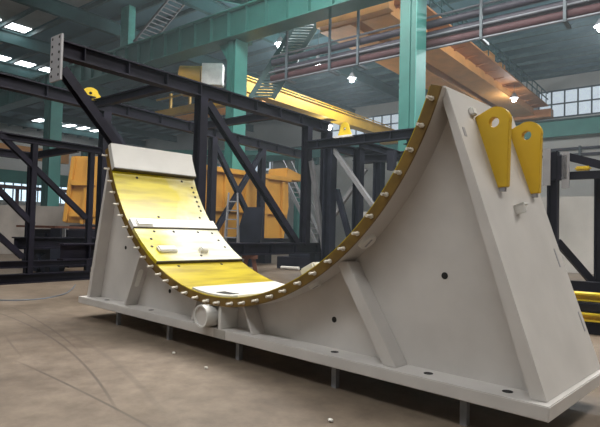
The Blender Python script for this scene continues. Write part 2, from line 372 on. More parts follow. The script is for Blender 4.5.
# legs
lg0 = obj('leg', MB().box(-.032, .032, -.032, .032, 0, BB), 'greysteel', cr, base=(0,0,0)); first = True
for x in (-2.95, -1.35, .29, 1.92, 3.42):
    for y in (.17, 1.55):
        if first: place(lg0, (x, y, 0), cr); first = False
        else: copy_part(lg0, (x, y, 0), cr)

# ------------------------------------------------------------------ steel truss frames
def Bl(v): return -10.78-.085*(v-1)          # the far chord runs a little off square
tf = thing('box_truss_frame', 'tall blackish steel box truss behind the cradle, bolted end plate at its near end', 'truss frame', W(-8.9, 6, 0))
def part(name, mb, m='black', parent=tf, **k): return obj(name, mb, m, parent, **k)
UP = ZA
ZT = 5.8
a_u = -6.76
ch = part('top_chord', MB().ibeam(W(a_u, 1.05, ZT), W(a_u, 11.9, ZT), .30, .40, tf=.04, stiff=9))
ep_ = part('end_connection_plate', MB().hbox(a_u-.25, a_u+.25, 1.0, 1.05, 5.03, 6.1), 'plate')
eh = obj('bolt_hole', MB().tube(W(a_u, .997, 5.2), W(a_u, 1.001, 5.2), .035, 8), 'hole', ep_); first = True
for du in (-.16, .16):
    for k in range(6):
        c = W(a_u+du, .997, 5.12+k*.175)
        if first: eh.location = c-wloc(ep_); first = False
        else: copy_part(eh, c, ep_)
part('top_chord', MB().ibeam(W(Bl(-1), -1, ZT), W(Bl(17), 17, ZT), .30, .40, tf=.04, stiff=12))
for v, z in ((4.45, ZT-.02), (8.9, ZT-.02)): part('cross_beam', MB().ibeam(W(Bl(v)+.15, v, z), W(a_u-.15, v, z), .22, .26))
part('bottom_chord', MB().ibeam(W(a_u, 1.3, 1.08), W(a_u, 11.9, 1.08), .30, .40, tf=.04, stiff=8))
part('bottom_chord', MB().ibeam(W(Bl(2), 2, 1.15), W(Bl(17), 17, 1.15), .30, .36, tf=.04))
for v in (5.4, 10.55): part('post', MB().ibeam(W(a_u, v, 1.2), W(a_u, v, 5.62), .28, .30, up=UA))
part('post', MB().ibeam(W(a_u, 11.8, .0), W(a_u, 11.8, 5.6), .34, .32, up=UA))
for v in (4.9, 10.2, 13.6): part('post', MB().ibeam(W(Bl(v), v, 1.2), W(Bl(v), v, 5.62), .28, .30, up=UA))
for (v0, z0, v1, z1) in ((1.15, 5.35, 5.05, 1.25), (5.6, 5.5, 10.1, 1.25)):
    part('diagonal_brace', MB().ibeam(W(a_u, v0, z0), W(a_u, v1, z1), .22, .22, up=UA))
for (v0, z0, v1, z1) in ((10.4, 5.4, 13.4, 1.35), (13.4, 5.4, 10.4, 1.35), (4.9, 5.4, 7.8, 2.4)):
    part('diagonal_brace', MB().ibeam(W(Bl((v0+v1)/2), v0, z0), W(Bl((v0+v1)/2), v1, z1), .20, .20, up=UA), 'black2')
def yellow_ear(name, c, ax, w, h, parent):
    pts = [c-ax*w/2, c+ax*w/2]+[c+ax*(w*.28*math.cos(t))+ZA*(h*.6+h*.4*math.sin(t)) for t in [math.pi*i/8 for i in range(9)]]
    n = ax.cross(ZA)*.06
    return obj(name, MB().holed(pts, c+ZA*h*.55, .05, n), 'yellow', parent)
yellow_ear('lifting_ear', W(Bl(4.3), 4.3, ZT+.08), W(.5, .85, 0).normalized(), .85, .42, tf)
for v in (5.0, 10.4): part('lower_cross_beam', MB().ibeam(W(Bl(v)+.15, v, 1.06), W(a_u-.15, v, 1.06), .22, .26))
for v in (5.2, 11.2): part('foot_stand', MB().hbox(a_u-.2, a_u+.2, v-.2, v+.2, 0, .12), 'black2'), part('stand_post', MB().hbox(a_u-.13, a_u+.13, v-.13, v+.13, .12, .88), 'black2')
for v in (3.2, 8, 13): part('stand_post', MB().hbox(Bl(v)-.15, Bl(v)+.15, v-.15, v+.15, 0, .97), 'black2')

# lower truss at the left
lt = thing('low_truss_frame', 'lower black truss frame at the left with long diagonals and rails near the floor', 'truss frame', W(-11.9, 2, 0))
lp = lambda n, mb, m='black': obj(n, mb, m, lt)
cu, du_ = -10.5, -13.6
lp('top_chord', MB().ibeam(W(cu, -3, 4.2), W(cu, 4.4, 4.16), .2, .2)); lp('top_chord', MB().ibeam(W(du_, -3, 4.1), W(du_, 3.8, 4.1), .22, .26))
lp('bottom_chord', MB().ibeam(W(cu, -3, .14), W(cu, 4.2, .14), .26, .28))
lp('middle_rail', MB().ibeam(W(cu, -3, .55), W(cu, 4.2, .55), .18, .2))
for v in (2.3, 4.1): lp('post', MB().ibeam(W(cu, v, .28), W(cu, v, 4.08), .15, .17, up=UA))
lp('post', MB().ibeam(W(du_, 3.6, 0), W(du_, 3.6, 4.0), .16, .16, up=UA))
for (v0, z0, v1, z1) in ((1.3, 4.25, 4.0, 1.95), (.3, 3.7, 2.35, 1.7), (.3, 2.4, 2.1, .75)): lp('diagonal_brace', MB().ibeam(W(cu, v0, z0), W(cu, v1, z1), .15, .15, up=UA))
for v in (-1, 3.6): lp('cross_beam', MB().ibeam(W(cu, v, 4.12), W(du_, v, 4.1), .18, .22))

# gantry frame right of the tall truss
gf = thing('gantry_frame', 'dark navy gantry frame right of the tall truss, yellow lifting ear on its top beam', 'truss frame', W(-4, 11.5, 0))
gp = lambda n, mb, m='black2': obj(n, mb, m, gf)
gp('top_beam', MB().ibeam(W(-6.5, 10.3, 4.86), W(-.6, 10.3, 4.9), .3, .30, stiff=6)); gp('top_beam', MB().ibeam(W(-6.3, 13.4, 4.7), W(-1.2, 13.4, 4.7), .3, .36))
gp('side_beam', MB().ibeam(W(-5.5, 10.45, 4.75), W(-5.5, 13.3, 4.75), .26, .3)); gp('side_beam', MB().ibeam(W(-2.6, 10.45, 4.75), W(-2.6, 13.3, 4.75), .26, .3))
gp('side_beam', MB().ibeam(W(-4.4, 10.45, 4.75), W(-4.4, 13.3, 4.75), .22, .26))
for u, v in ((-5.5, 10.3), (-.9, 10.3), (-5.3, 13.4), (-1.6, 13.4)): gp('post', MB().ibeam(W(u, v, 0), W(u, v, 4.66), .36, .34, up=UA))
gp('post', MB().ibeam(W(-4.5, 10.6, 0), W(-4.5, 10.6, 4.6), .3, .28, up=UA)); gp('hanger_stub', MB().hbox(-3.95, -3.7, 11.6, 11.85, 3.95, 4.65))
gp('hanger_beam', MB().ibeam(W(-3.8, 11.7, 4.4), W(-5.4, 11.7, 4.5), .2, .25))
gp('diagonal_brace', MB().bar(W(-5.35, 10.3, 4.6), W(-3.3, 10.3, 2.1), .14, .16, VA), 'greysteel')
gp('diagonal_brace', MB().bar(W(-6.5, 10.5, 4.3), W(-5.75, 10.5, .7), .14, .16, VA), 'greysteel')
gp('diagonal_brace', MB().bar(W(-5.5, 13.1, 1.8), W(-3.0, 13.1, 4.3), .14, .16, VA), 'greysteel')
gp('diagonal_brace', MB().bar(W(-5.3, 10.45, 3.2), W(-4.6, 10.45, 1.2), .16, .18, VA))
gp('diagonal_brace', MB().bar(W(-7.6, 13.4, 2.2), W(-5.9, 13.4, 4.3), .14, .16, VA), 'greysteel')
yellow_ear('lifting_ear', W(-4.85, 10.25, 5.0), UA, .62, .52, gf)
gp('ear_pad', MB().hbox(-5.25, -4.5, 10.1, 10.5, 4.98, 5.05), 'white')

# frame at the right edge
rf = thing('side_frame', 'dark steel frame behind the right end of the cradle with two grey corner plates', 'truss frame', W(3, 8.5, 0))
rp = lambda n, mb, m='black': obj(n, mb, m, rf)
rp('post', MB().ibeam(W(2.52, 7.1, 0), W(2.52, 7.1, 3.5), .2, .2, up=UA)); rp('post', MB().ibeam(W(3.27, 7.65, 0), W(3.27, 7.65, 3.1), .12, .14, up=UA))
rp('post', MB().ibeam(W(4.6, 7.1, 0), W(4.6, 7.1, 3.3), .2, .2, up=UA))
rp('corner_plate', MB().hbox(2.36, 2.50, 6.9, 6.96, 2.78, 3.55), 'plate'); rp('corner_plate', MB().hbox(2.70, 2.84, 7.0, 7.06, 2.72, 3.48), 'plate')
rp('corner_block', MB().hbox(2.42, 2.8, 7.0, 7.22, 2.9, 3.4))
rp('brace_rail', MB().bar(W(2.75, 7.15, 3.4), W(4.6, 7.1, 2.75), .1, .16)); rp('top_rail', MB().bar(W(2.6, 7.12, 2.98), W(4.6, 7.12, 2.98), .1, .16))
rp('diagonal_brace', MB().bar(W(2.58, 7.2, 1.62), W(3.2, 7.65, .75), .12, .14)); rp('bottom_rail', MB().bar(W(2.52, 7.1, .72), W(4.6, 7.4, .72), .16, .2))

# yellow and black supports on the floor by it
for i, (u, v, z, lab) in enumerate(((3.75, 6.1, .56, 'yellow steel beam lying on top of the black stack at the right edge'), (3.85, 5.9, .23, 'lower yellow beam between black spacers at the right edge'))):
    t = thing('yellow_beam', lab, 'beam', W(u, v, z))
    obj('beam_body', MB().ibeam(W(u-.65, v-.12, z+.07), W(u+1.1, v+.1, z+.07), .34, .14, tf=.03, tw=.1), 'yellow', t)
    obj('beam_end', MB().hbox(u-.72, u-.65, v-.27, v+.06, z, z+.14), 'yellow', t)
for z0, z1, lab in ((0, .23, 'black timber spacer on the floor under the yellow beams'), (.385, .56, 'black timber spacer between the two yellow beams')):
    tag(obj('spacer_block', MB().hbox(3.2, 4.8, 5.72, 6.3, z0, z1-.012), 'black', bevel=.02), lab, 'spacer')
tag(obj('yellow_cover', MB().hbox(2.93, 3.22, 7.05, 7.19, 3.075, 3.165), 'yellow', bevel=.03), 'small yellow cover on the dark side frame, right of the lifting lugs', 'cover')

# ------------------------------------------------------------------ loose things between the frames
t = thing('wheeled_carriage', 'dark machine carriage parked behind the low truss at the left', 'machine', W(-13.2, 4.5, 0))
q = lambda n, mb, m='black': obj(n, mb, m, t)
q('body', MB().hbox(-15.2, -12.0, 4.2, 5.6, .75, 1.55), 'black'); q('deck', MB().hbox(-15.6, -12.6, 4.05, 5.7, 1.6, 1.68), 'rust')
q('end_block', MB().hbox(-12.8, -12.1, 4.0, 4.2, .5, 1.6), 'black2'); q('panel', MB().hbox(-14.4, -13.4, 4.12, 4.2, .85, 1.4), 'black2')
for u in (-14.8, -14.1, -13.4, -12.7): q('wheel', MB().tube(W(u, 4.1, .33), W(u, 4.35, .33), .33, 18), 'black2')
q('skirt', MB().hbox(-15, -12.2, 4.4, 5.4, .25, .75)); q('notice_plate', MB().hbox(-12.1, -11.9, 4.05, 4.09, 1.0, 1.6), 'greysteel')
# rusty trestle
t = thing('trestle', 'rust brown steel trestle on the floor under the dark truss', 'trestle', W(-6.85, 7.75, 0))
q = lambda n, mb, m='rust': obj(n, mb, m, t)
TX = W(.78, .62, 0); tc = W(-6.85, 7.75, 0)
for sg in (-1, 1): q('leg', MB().bar(tc+TX*.27*sg, tc+TX*.11*sg+ZA*.78, .13, .12, TX.cross(ZA)))
q('head', MB().obox(tc+ZA*.815, TX, TX.cross(ZA), ZA, .5, .3, .12)); q('brace', MB().bar(tc-TX*.2+ZA*.36, tc+TX*.2+ZA*.36, .06, .08))
# leaning dark plates
tag(obj('steel_box', MB().prism([W(-9.96, 10.05, 1.2), W(-9.14, 10.7, 1.2), W(-9.02, 10.72, 2.64), W(-9.62, 10.26, 2.62)], W(-.3, .38, 0)), 'black2', bevel=.02), 'dark navy tapered steel box standing on the lower beams inside the tall truss', 'steel box')
t = thing('dark_steel_stack', 'dark steel parts stacked low on the floor right of the trestle', 'stack', W(-9.4, 13.6, 0))
obj('lower_part', MB().hbox(-10.4, -7.8, 13.2, 14.2, .0, .55), 'black', t, bevel=.02); obj('upper_part', MB().hbox(-9.8, -8.4, 13.3, 14.1, .55, .9), 'black2', t, bevel=.02)
tag(obj('sling_bundle', MB().tube(W(-9.9, 12.95, .08), W(-8.9, 12.95, .1), .07, 8), 'paper'), 'pale bundle on the floor before the dark steel parts', 'bundle')
# step ladder
t = thing('step_ladder', 'pale grey A frame step ladder standing inside the tall truss before the orange truck body', 'ladder', W(-10.2, 9.9, 0))
LX = W(.78, .62, 0); LN = W(-.62, .78, 0); l0 = W(-9.4, 9.3, 0)
for s in (-1, 1):
    obj('rail', MB().bar(l0+LX*.30*s, l0+LX*.17*s+LN*.4+ZA*3.15, .05, .06), 'greysteel', t); obj('rail', MB().bar(l0+LX*.30*s+LN*.8, l0+LX*.17*s+LN*.42+ZA*3.15, .05, .06), 'greysteel', t)
for k in range(8):
    f = (k+1)/9; c_ = l0+LN*.4*f+ZA*3.15*f; h_ = .30-.13*f; obj('tread', MB().bar(c_-LX*h_, c_+LX*h_, .1, .045), 'greysteel', t)
# orange truck bodies
def truck(label, c, ax, L_, H_, z0, tailw, ribs):
    ax = ax.normalized(); n = ZA.cross(ax); t = thing('dump_truck_body', label, 'truck body', Vector((c.x, c.y, 0)))
    def pt(a, z, d=0): return Vector((c.x, c.y, 0))+ax*a+ZA*z+n*d
    side = [pt(-L_/2, z0+.2), pt(L_/2-.4, z0), pt(L_/2, z0+H_*.55), pt(L_/2-.1, z0+H_), pt(-L_/2, z0+H_)]
    obj('side_wall', MB().prism(side, n*1.35), 'truck', t, bevel=.03)
    for k in range(ribs):
        a = -L_/2+.3+(L_-.9)*k/max(1, ribs-1); obj('side_rib', MB().obox(pt(a, z0+H_*.5, -.07), ax, n, ZA, .22, .16, H_*.85), 'truck', t, bevel=.02)
    obj('top_rail', MB().obox(pt(-.05, z0+H_-.1, -.08), ax, n, ZA, L_, .22, .24), 'truck', t, bevel=.02)
    obj('lower_rail', MB().obox(pt(-.1, z0+H_*.45, -.08), ax, n, ZA, L_-.5, .18, .2), 'truck', t, bevel=.02)
    if tailw: obj('canopy', MB().prism([pt(L_/2-.3, z0+H_-.1), pt(L_/2+tailw*.8, z0+H_-.05), pt(L_/2+tailw, z0+H_+.12), pt(L_/2-.2, z0+H_+.55)], n*1.35), 'truck', t, bevel=.03)
    for a in (-L_*.3, L_*.3): obj('support_leg', MB().obox(pt(a, z0/2, .7), ax, n, ZA, .5, .9, z0), 'black', t)
    return t
truck('large orange dump truck body seen through the tall truss', W(-12.75, 13.6, 0), W(0, 1, 0), 6.4, 3.5, 1.05, 1.8, 5)
t = thing('bucket_shell', 'orange ribbed bucket shell standing at the left behind the low truss', 'bucket', W(-20.2, 9.25, 0))
q = lambda n, mb, m='truck': obj(n, mb, m, t, bevel=.03)
ax = W(.78, .62, 0); nn = ZA.cross(ax); c0 = W(-20.2, 9.25, 0)
def bp(a, z, d=0): return c0+ax*a+ZA*z+nn*d
q('shell', MB().prism([bp(-.95, 1.85), bp(.8, 1.85), bp(.8, 5.3), bp(-.6, 5.3)], nn*1.2))
for z in (2.3, 3.9): q('cross_rib', MB().obox(bp(.1, z, -.16), ax, nn, ZA, 1.3, .32, .3))
q('edge_rib', MB().bar(bp(-.86, 1.9, -.1), bp(-.52, 5.25, -.1), .2, .25, nn)); q('edge_rib', MB().bar(bp(.68, 1.8, -.1), bp(.68, 5.25, -.1), .2, .25, nn)); q('middle_rib', MB().bar(bp(0, 1.8, -.08), bp(.25, 5.25, -.08), .16, .2, nn))
q('base_stand', MB().obox(bp(0, .87, .6), ax, nn, ZA, 1.4, 1.2, 1.75), 'black')
q('side_panel', MB().prism([bp(1.5, 1.75), bp(2.4, 1.75), bp(2.4, 4.2), bp(1.6, 4.2)], nn*1.0)); q('side_stand', MB().obox(bp(1.2, 1.6, .6), ax, nn, ZA, 2.2, .8, .3), 'black')

# hose and scraps on the floor
cu_ = bpy.data.curves.new('hose', 'CURVE'); cu_.dimensions = '3D'; cu_.bevel_depth = .013; s_ = cu_.splines.new('BEZIER')
hp = [(-9.6, -2.2), (-7.6, -.75), (-6.9, .1), (-7.3, .9), (-8.1, 1.5), (-9.4, 2.2)]
s_.bezier_points.add(len(hp)-1)
for b_, p_ in zip(s_.bezier_points, hp): b_.co = (p_[0], p_[1], .013); b_.handle_left_type = b_.handle_right_type = 'AUTO'
ho = bpy.data.objects.new('hose_tmp', cu_); COL.objects.link(ho)
dg = bpy.context.evaluated_depsgraph_get(); me = bpy.data.meshes.new_from_object(ho.evaluated_get(dg)); bpy.data.objects.remove(ho)
me.materials.clear(); me.materials.append(M['rubber']); h_ = bpy.data.objects.new('hose', me); COL.objects.link(h_)
tag(h_, 'thin blue grey hose curving over the pale floor at the left', 'hose')
for (x, y, lab) in ((-.51, -.30, 'small pale scrap on the floor, left of the two below the pipe stub'), (.39, -.43, 'small pale scrap on the floor, right of the two below the pipe stub'), (2.56, -.67, 'pale crumpled scrap on the floor at the bottom edge, nearest the camera')):
    tag(obj('paper_scrap', MB().sphere((x, y, .017), .028, 1, (1.2, .8, .6)), 'paper'), lab, 'scrap')

# ------------------------------------------------------------------ the hall
ROOF_FILL = [(-1.0, 4.5, 12, 3.2), (-8.5, 0, 10, 2.6), (10, 2, 13, 3.), (-1, -10.5, -7.5, 26)]  # unseen roof strips put in to light the cradle
struct('floor', MB().hbox(-75, 22, -16, 46.2, -.2, 0), 'floor')
ZR = 16.2
cl = struct('ceiling', MB().hbox(-75, 20, 12.6, 46.2, ZR, ZR+.1), 'roof_t')
cl2 = struct('ceiling', MB().hbox(-75, 20, -14, 12.6, ZR, ZR+.1), 'roof_g')
mb = MB()
for k in range(24): mb.hbox(-75, 20, -4+2.1*k, -4+2.1*k+.16, ZR-.28, ZR)
obj('purlin', mb, mat('purlin_paint', (.06, .11, .115), .6), cl)['kind'] = 'stuff'
for k in range(1, 9):
    u = -4.3-8.1*k
    r = tag(obj('rafter', MB().ibeam(W(u+1.2, -4.9, ZR-.75), W(u+1.2, 46, ZR-.75), .35, .9, tf=.05, tw=.04), 'teal_d'), 'dark teal roof rafter crossing under the purlins of the hall', 'rafter', 'roof rafters'); r['kind'] = 'structure'
# far wall (beyond the cranes) and left end wall
struct('wall_far', MB().hbox(-75, 20, 46, 46.3, 0, ZR), 'wall')
struct('wall_left', MB().hbox(-75.3, -75, -14, 46, 0, ZR), 'wall')
struct('wall_front_blocker', MB().hbox(-75, 20, -14.3, -14, 0, ZR), 'wall_blocker')  # unseen dark walls here and at the right, added to cut low light
struct('wall_right_blocker', MB().hbox(20, 20.3, -14, 46, 0, ZR), 'wall_blocker')
for k, (u0, u1, z0, z1) in enumerate(((-7.4, 14, 12.5, 14.9), (-30.5, -21.5, 12.7, 14.8), (-56, -40, 9.5, 12.0))):
    w = struct('window_%d' % (k+1), MB().hbox(u0, u1, 45.9, 46, z0, z1), 'window')
    mb = MB(); n = int((u1-u0)/1.05)
    for i in range(n+1): mb.hbox(u0+(u1-u0)*i/n-.06, u0+(u1-u0)*i/n+.06, 45.8, 45.9, z0, z1)
    for i in range(3): mb.hbox(u0, u1, 45.8, 45.9, z0+(z1-z0)*i/2-.06, z0+(z1-z0)*i/2+.06)
    obj('window_frame', mb, 'frame', w)
# left wall high windows
w = struct('window_4', MB().hbox(-75, -74.9, 12, 44, 5.2, 8.0), mat('window_daylight_soft', (.6, .7, .75), .3, emit=.7, emit_col=(.8, .92, 1)))
mb = MB()
for i in range(28): mb.hbox(-74.9, -74.8, 12+i*1.185-.08, 12+i*1.185+.08, 5.2, 8)
obj('window_frame', mb, 'frame', w)
# skylights: long slots between purlins
def sky(u, v0, v1, w_, name):
    s = struct(name, MB().hbox(u-w_/2, u+w_/2, v0, v1, ZR-.03, ZR), 'sky'); return s
k = 1
for (u, w_, j0, j1) in ((-35, 1.2, 4, 8), (-43.5, 1.3, 7, 11), (-68, 2.4, 15, 21)):
    for j in range(j0, j1): sky(u, -2+2.1*j-1.75, -2+2.1*j-.15, w_, 'window_%d' % (10+k)); k += 1
# added skylights, unseen above the frame, to light the cradle
for u, v0, v1, w_ in ROOF_FILL:
    sky(u, v0, v1, w_, 'window_%d' % (10+k)); k += 1

# runway girder and columns
gv = 14.2
gd = thing('runway_girder', 'long teal plate girder with web stiffeners carried on the teal columns', 'girder', W(-20, gv, 11.8))
obj('girder_web', MB().hbox(-60, 12, gv, gv+.05, 11.88, 13.26), 'teal', gd)
obj('top_flange', MB().hbox(-60, 12, gv-.25, gv+.3, 13.26, 13.33), 'teal_l', gd); obj('bottom_flange', MB().hbox(-60, 12, gv-.25, gv+.85, 11.81, 11.88), 'teal', gd)
obj('rear_web', MB().hbox(-60, 12, gv+.75, gv+.8, 11.88, 13.26), 'teal', gd)
s0 = obj('web_stiffener', MB().hbox(-.03, .03, gv-.2, gv, 11.88, 13.26), 'teal', gd); s0.location = W(-42, gv-.1, 11.88)-gd.location
for i in range(1, 36): copy_part(s0, W(-42+1.35*i, gv-.1, 11.88), gd)
obj('crane_rail', MB().hbox(-60, 12, gv+.2, gv+.3, 13.33, 13.46), 'teal_d', gd)
labs = ['teal column right of centre, nearest of the row, in front of the orange crane', 'teal column carrying the girder at the centre left, behind the tall truss', 'teal column behind the truss end plate, third of the row', 'broad teal column at the far left behind the low truss']
for u, lab in zip((-4.5, -14.85, -25.1, -35.0), labs):
    c = thing('steel_column', lab, 'column', W(u, gv+.75, 0), 'columns under the runway girder')
    if u == -25.1:
        obj('shaft', MB().hbox(u-.42, u+.42, gv+.2, gv+.65, 13.4, ZR), 'teal_lit', c); obj('edge_flange', MB().hbox(u-.46, u+.46, gv+.14, gv+.2, 13.4, ZR), 'teal_lit', c)
        c['label'] = 'skylit teal upper post standing on the runway girder beside the white ladder'; c['category'] = 'post'; continue
    w_ = {-4.5: .46, -14.85: .40, -35.0: .72}[u]
    top = ZR if u == -4.5 else 11.81
    obj('shaft', MB().hbox(u-w_, u+w_*.55, gv+.2, gv+.95, 0, top), 'teal', c, bevel=.01); obj('face_flange', MB().hbox(u-w_-.02, u-w_*.05, gv+.14, gv+.2, 0, top), 'teal', c)
    obj('edge_flange', MB().hbox(u+w_*.55, u+w_*.62, gv+.1, gv+1.0, 0, top), 'teal_l', c); obj('base_plate', MB().hbox(u-w_-.2, u+w_+.2, gv+.0, gv+1.2, 0, .05), 'teal_d', c)
    if u != -4.5:
        obj('upper_shaft', MB().hbox(u-w_*.6, u+w_*.6, gv+.9, gv+1.35, 11.81, ZR), 'teal_d' if u < -20 else 'teal', c)
        obj('corbel', MB().prism([W(u-w_-.95, gv+.4, 11.81), W(u-w_, gv+.4, 11.81), W(u-w_, gv+.4, 10.3), W(u-w_-.3, gv+.4, 10.9)], VA*.25), 'teal_l', c)
# pale tie beam above girder
tag(obj('tie_beam', MB().ibeam(W(-18.6, gv+1.3, 15.7), W(-14.0, gv+2.3, 14.0), .25, .3), 'teal_l'), 'pale teal tie beam at the top edge above the runway girder', 'beam')
# ladders
def ladder(name, label, p0, p1, side, w_, m, n, rw=.07):
    t = thing(name, label, 'ladder', p0)
    for s in (-.5, .5): obj('stringer', MB().bar(p0+side*w_*s, p1+side*w_*s, rw, rw*2), m, t)
    for i in range(n):
        q = p0.lerp(p1, (i+.5)/n); obj('rung', MB().bar(q-side*w_/2, q+side*w_/2, rw, rw*.8), m, t)
    return t
ladder('access_ladder', 'pale ladder rising from the girder top towards the roof, left of centre', W(-23.5, 14.55, 13.4), W(-20.2, 15.2, 16.1), VA, 1.1, 'greysteel', 14)
ladder('access_stair', 'steep green access stair high under the roof beyond the centre column', W(-14.5, 16.3, 9.05), W(-12.3, 17.9, 13.8), W(.78, .62, 0), 1.25, 'teal_d', 30, .13)  # access stair left floating, no hangers built

# pipes and ducts across the hall
pv = 15.7
pr = thing('pipe_rack', 'run of mauve and red pipes crossing the hall below the roof', 'pipe rack', W(-2, pv, 9.6))
for z, dv, r, m in ((9.75, 0, .2, 'pipe_r'), (10.25, .25, .17, 'pipe_p'), (10.62, 0, .16, 'pipe_p'), (10.02, -.25, .05, 'pipe_g'), (10.9, -.1, .05, 'pipe_g'), (9.5, -.2, .05, 'pipe_g')):
    obj('pipe', MB().tube(W(-13.2, pv+dv, z), W(16, pv+dv, z), r, 12), m, pr, smooth=True)
for u in (-12, -9.3, -7.7, -2, 1, 4): obj('hanger', MB().hbox(u-.05, u+.05, pv-.35, pv-.25, 9.4, ZR), 'frame', pr), obj('hanger_shelf', MB().hbox(u-.06, u+.06, pv-.35, pv+.5, 9.4, 9.5), 'frame', pr)

# orange bridge crane
oc = thing('bridge_crane', 'orange double girder bridge crane spanning to the far wall', 'crane', W(-9, 30, 12.4))
v0, v1 = 17.3, 43.3
for u0, u1 in ((-11.2, -9.5), (-8.6, -7.2)):
    obj('girder', MB().hbox(u0, u1, v0, v1, 12.4, 13.6), 'orange', oc); obj('girder_flange', MB().hbox(u0-.12, u1+.12, v0, v1, 12.33, 12.4), 'orange', oc)
obj('walkway', MB().hbox(-7.2, -6.0, v0, v1, 13.0, 13.1), 'orange_d', oc)
for k in range(14): obj('walkway_bracket', MB().prism([W(-7.2, 18+1.85*k, 12.88), W(-7.2, 18+1.85*k, 13.0), W(-6.3, 18+1.85*k, 13.0)], VA*.1), 'orange_d', oc)
for k in range(18): obj('handrail_post', MB().hbox(-6.08, -6.02, 18+1.45*k, 18.06+1.45*k, 13.1, 14.1), 'teal_d', oc)
for z in (13.6, 14.1): obj('handrail', MB().hbox(-6.08, -6.02, v0, v1, z-.04, z+.04), 'teal_d', oc)
obj('end_carriage', MB().hbox(-11.6, -5.8, v1, 44.2, 12.1, 12.8), 'orange_d', oc); obj('end_carriage', MB().hbox(-11.2, -6.9, 16.8, v0, 12.4, 13.3), 'orange', oc)
obj('control_box', MB().hbox(-6.9, -6.3, 29, 30.2, 13.1, 13.8), 'orange', oc); obj('control_box', MB().hbox(-6.9, -6.3, 31.5, 32.4, 13.1, 13.7), 'orange', oc)
# yellow crane
yc = thing('bridge_crane', 'yellow bridge crane with hoist and white cabinet behind the centre left truss', 'crane', W(-17, 24, 10))
obj('girder', MB().hbox(-17.4, -16.6, 16.8, 36.5, 9.95, 10.65), 'cyel', yc); obj('girder_flange', MB().hbox(-17.5, -16.5, 16.8, 36.5, 10.65, 10.72), 'cyel', yc)
obj('end_carriage', MB().hbox(-18.6, -15.6, 36.5, 37.2, 9.8, 10.4), 'cyel', yc); obj('handrail', MB().hbox(-17.45, -17.4, 17, 36.5, 11.2, 11.26), 'cyel', yc)
for k in range(10): obj('handrail_post', MB().hbox(-17.45, -17.4, 17.2+2*k, 17.25+2*k, 10.7, 11.2), 'cyel', yc)
obj('hoist_beam', MB().hbox(-25.5, -16.6, 17.2, 17.6, 9.4, 9.85), 'cyel', yc); obj('hoist_beam', MB().hbox(-25.5, -16.6, 18.6, 18.9, 9.3, 9.7), 'orange', yc)
hx = W(.78, .62, 0); hn = W(-.62, .78, 0); h0 = W(-19.9, 15.75, 10.95)
obj('hoist_drum', MB().tube(h0-hx*.65, h0+hx*.65, .7, 20), 'cyel', yc, smooth=True); obj('hoist_cap', MB().tube(h0-hx*.75, h0-hx*.55, .35, 16), 'orange', yc)
obj('drum_bracket', MB().obox(h0-ZA*.8+hn*.4, hx, hn, ZA, 1.4, 1.3, .25), 'cyel', yc)
obj('cabinet', MB().obox(W(-18.45, 16.2, 10.95), hx, hn, ZA, 1.25, .7, 1.3), 'white', yc, bevel=.02)
for u in (-24, -22, -20.5): obj('trolley_post', MB().hbox(u, u+.15, 17.25, 17.4, 9.8, 10.9), 'cyel', yc)
obj('trolley_rail', MB().hbox(-25.5, -19.9, 17.27, 17.37, 10.6, 10.72), 'cyel', yc)
# far runway girder and services at the far wall
fg = thing('far_runway_girder', 'teal runway girder along the far wall below the windows', 'girder', W(0, 44.5, 10.4))
obj('web', MB().hbox(-60, 16, 44.6, 44.9, 10.55, 11.9), 'teal_l', fg); obj('flange', MB().hbox(-60, 16, 44.3, 45.2, 11.9, 12.0), 'teal_d', fg)
for k in range(8): obj('bracket', MB().hbox(8-8.1*k, 8.5-8.1*k, 44.9, 45.5, 9.8, 11.9), 'teal', fg)
wp = thing('wall_pipes', 'two grey pipes along the far wall under the teal girder', 'pipe', W(2, 45.6, 9))
for z in (9.0, 9.55): obj('pipe', MB().tube(W(-8, 45.7, z), W(14, 45.7, z), .12, 8), 'pipe_p', wp)
for u in (-4, -2, 0.5): obj('pipe_clamp', MB().hbox(u-.08, u+.08, 45.55, 46, 8.8, 9.75), 'frame', wp)
# low partition walls
struct('wall_partition', MB().hbox(-1.9, 14, 23.6, 23.9, 0, 3.75), 'wall2')
struct('wall_back', MB().hbox(-13.6, -2.2, 24.6, 24.9, 0, 3.1), 'wall2')
struct('wall_low', MB().obox(W(-25.1, 9.75, 1.4), W(.78, .62, 0), W(-.62, .78, 0), ZA, 9.0, .35, 2.8), 'sand')
# far-left workshop things: teal girder, orange beam, red rack
t = thing('far_teal_girder', 'pale teal girder on posts far off at the left edge, beyond the low truss', 'girder', W(-51.7, 17, 0)); obj('girder_beam', MB().hbox(-52, -51.5, 4, 30, 6.0, 7.3), 'teal_l', t)
for v in (6, 17, 28): obj('girder_post', MB().hbox(-52.1, -51.4, v-.35, v+.35, 0, 6.0), 'teal', t)
tag(obj('far_orange_beam', MB().hbox(-47, -46.4, 8, 22, 8.0, 9.2), 'orange'), 'orange crane beam far off at the left edge between the truss posts', 'crane beam')
t = thing('red_rack', 'low red storage rack on the far side of the pale wall at the left', 'rack', W(-36.5, 15, 0))
for v in (10, 13, 16, 19): obj('upright', MB().hbox(-36.8, -36.6, v-.1, v+.1, 0, 4.6), 'pipe_r', t)
for z in (2.2, 4.4): obj('shelf_beam', MB().hbox(-36.8, -36.2, 9.9, 19.1, z, z+.25), 'pipe_r', t)
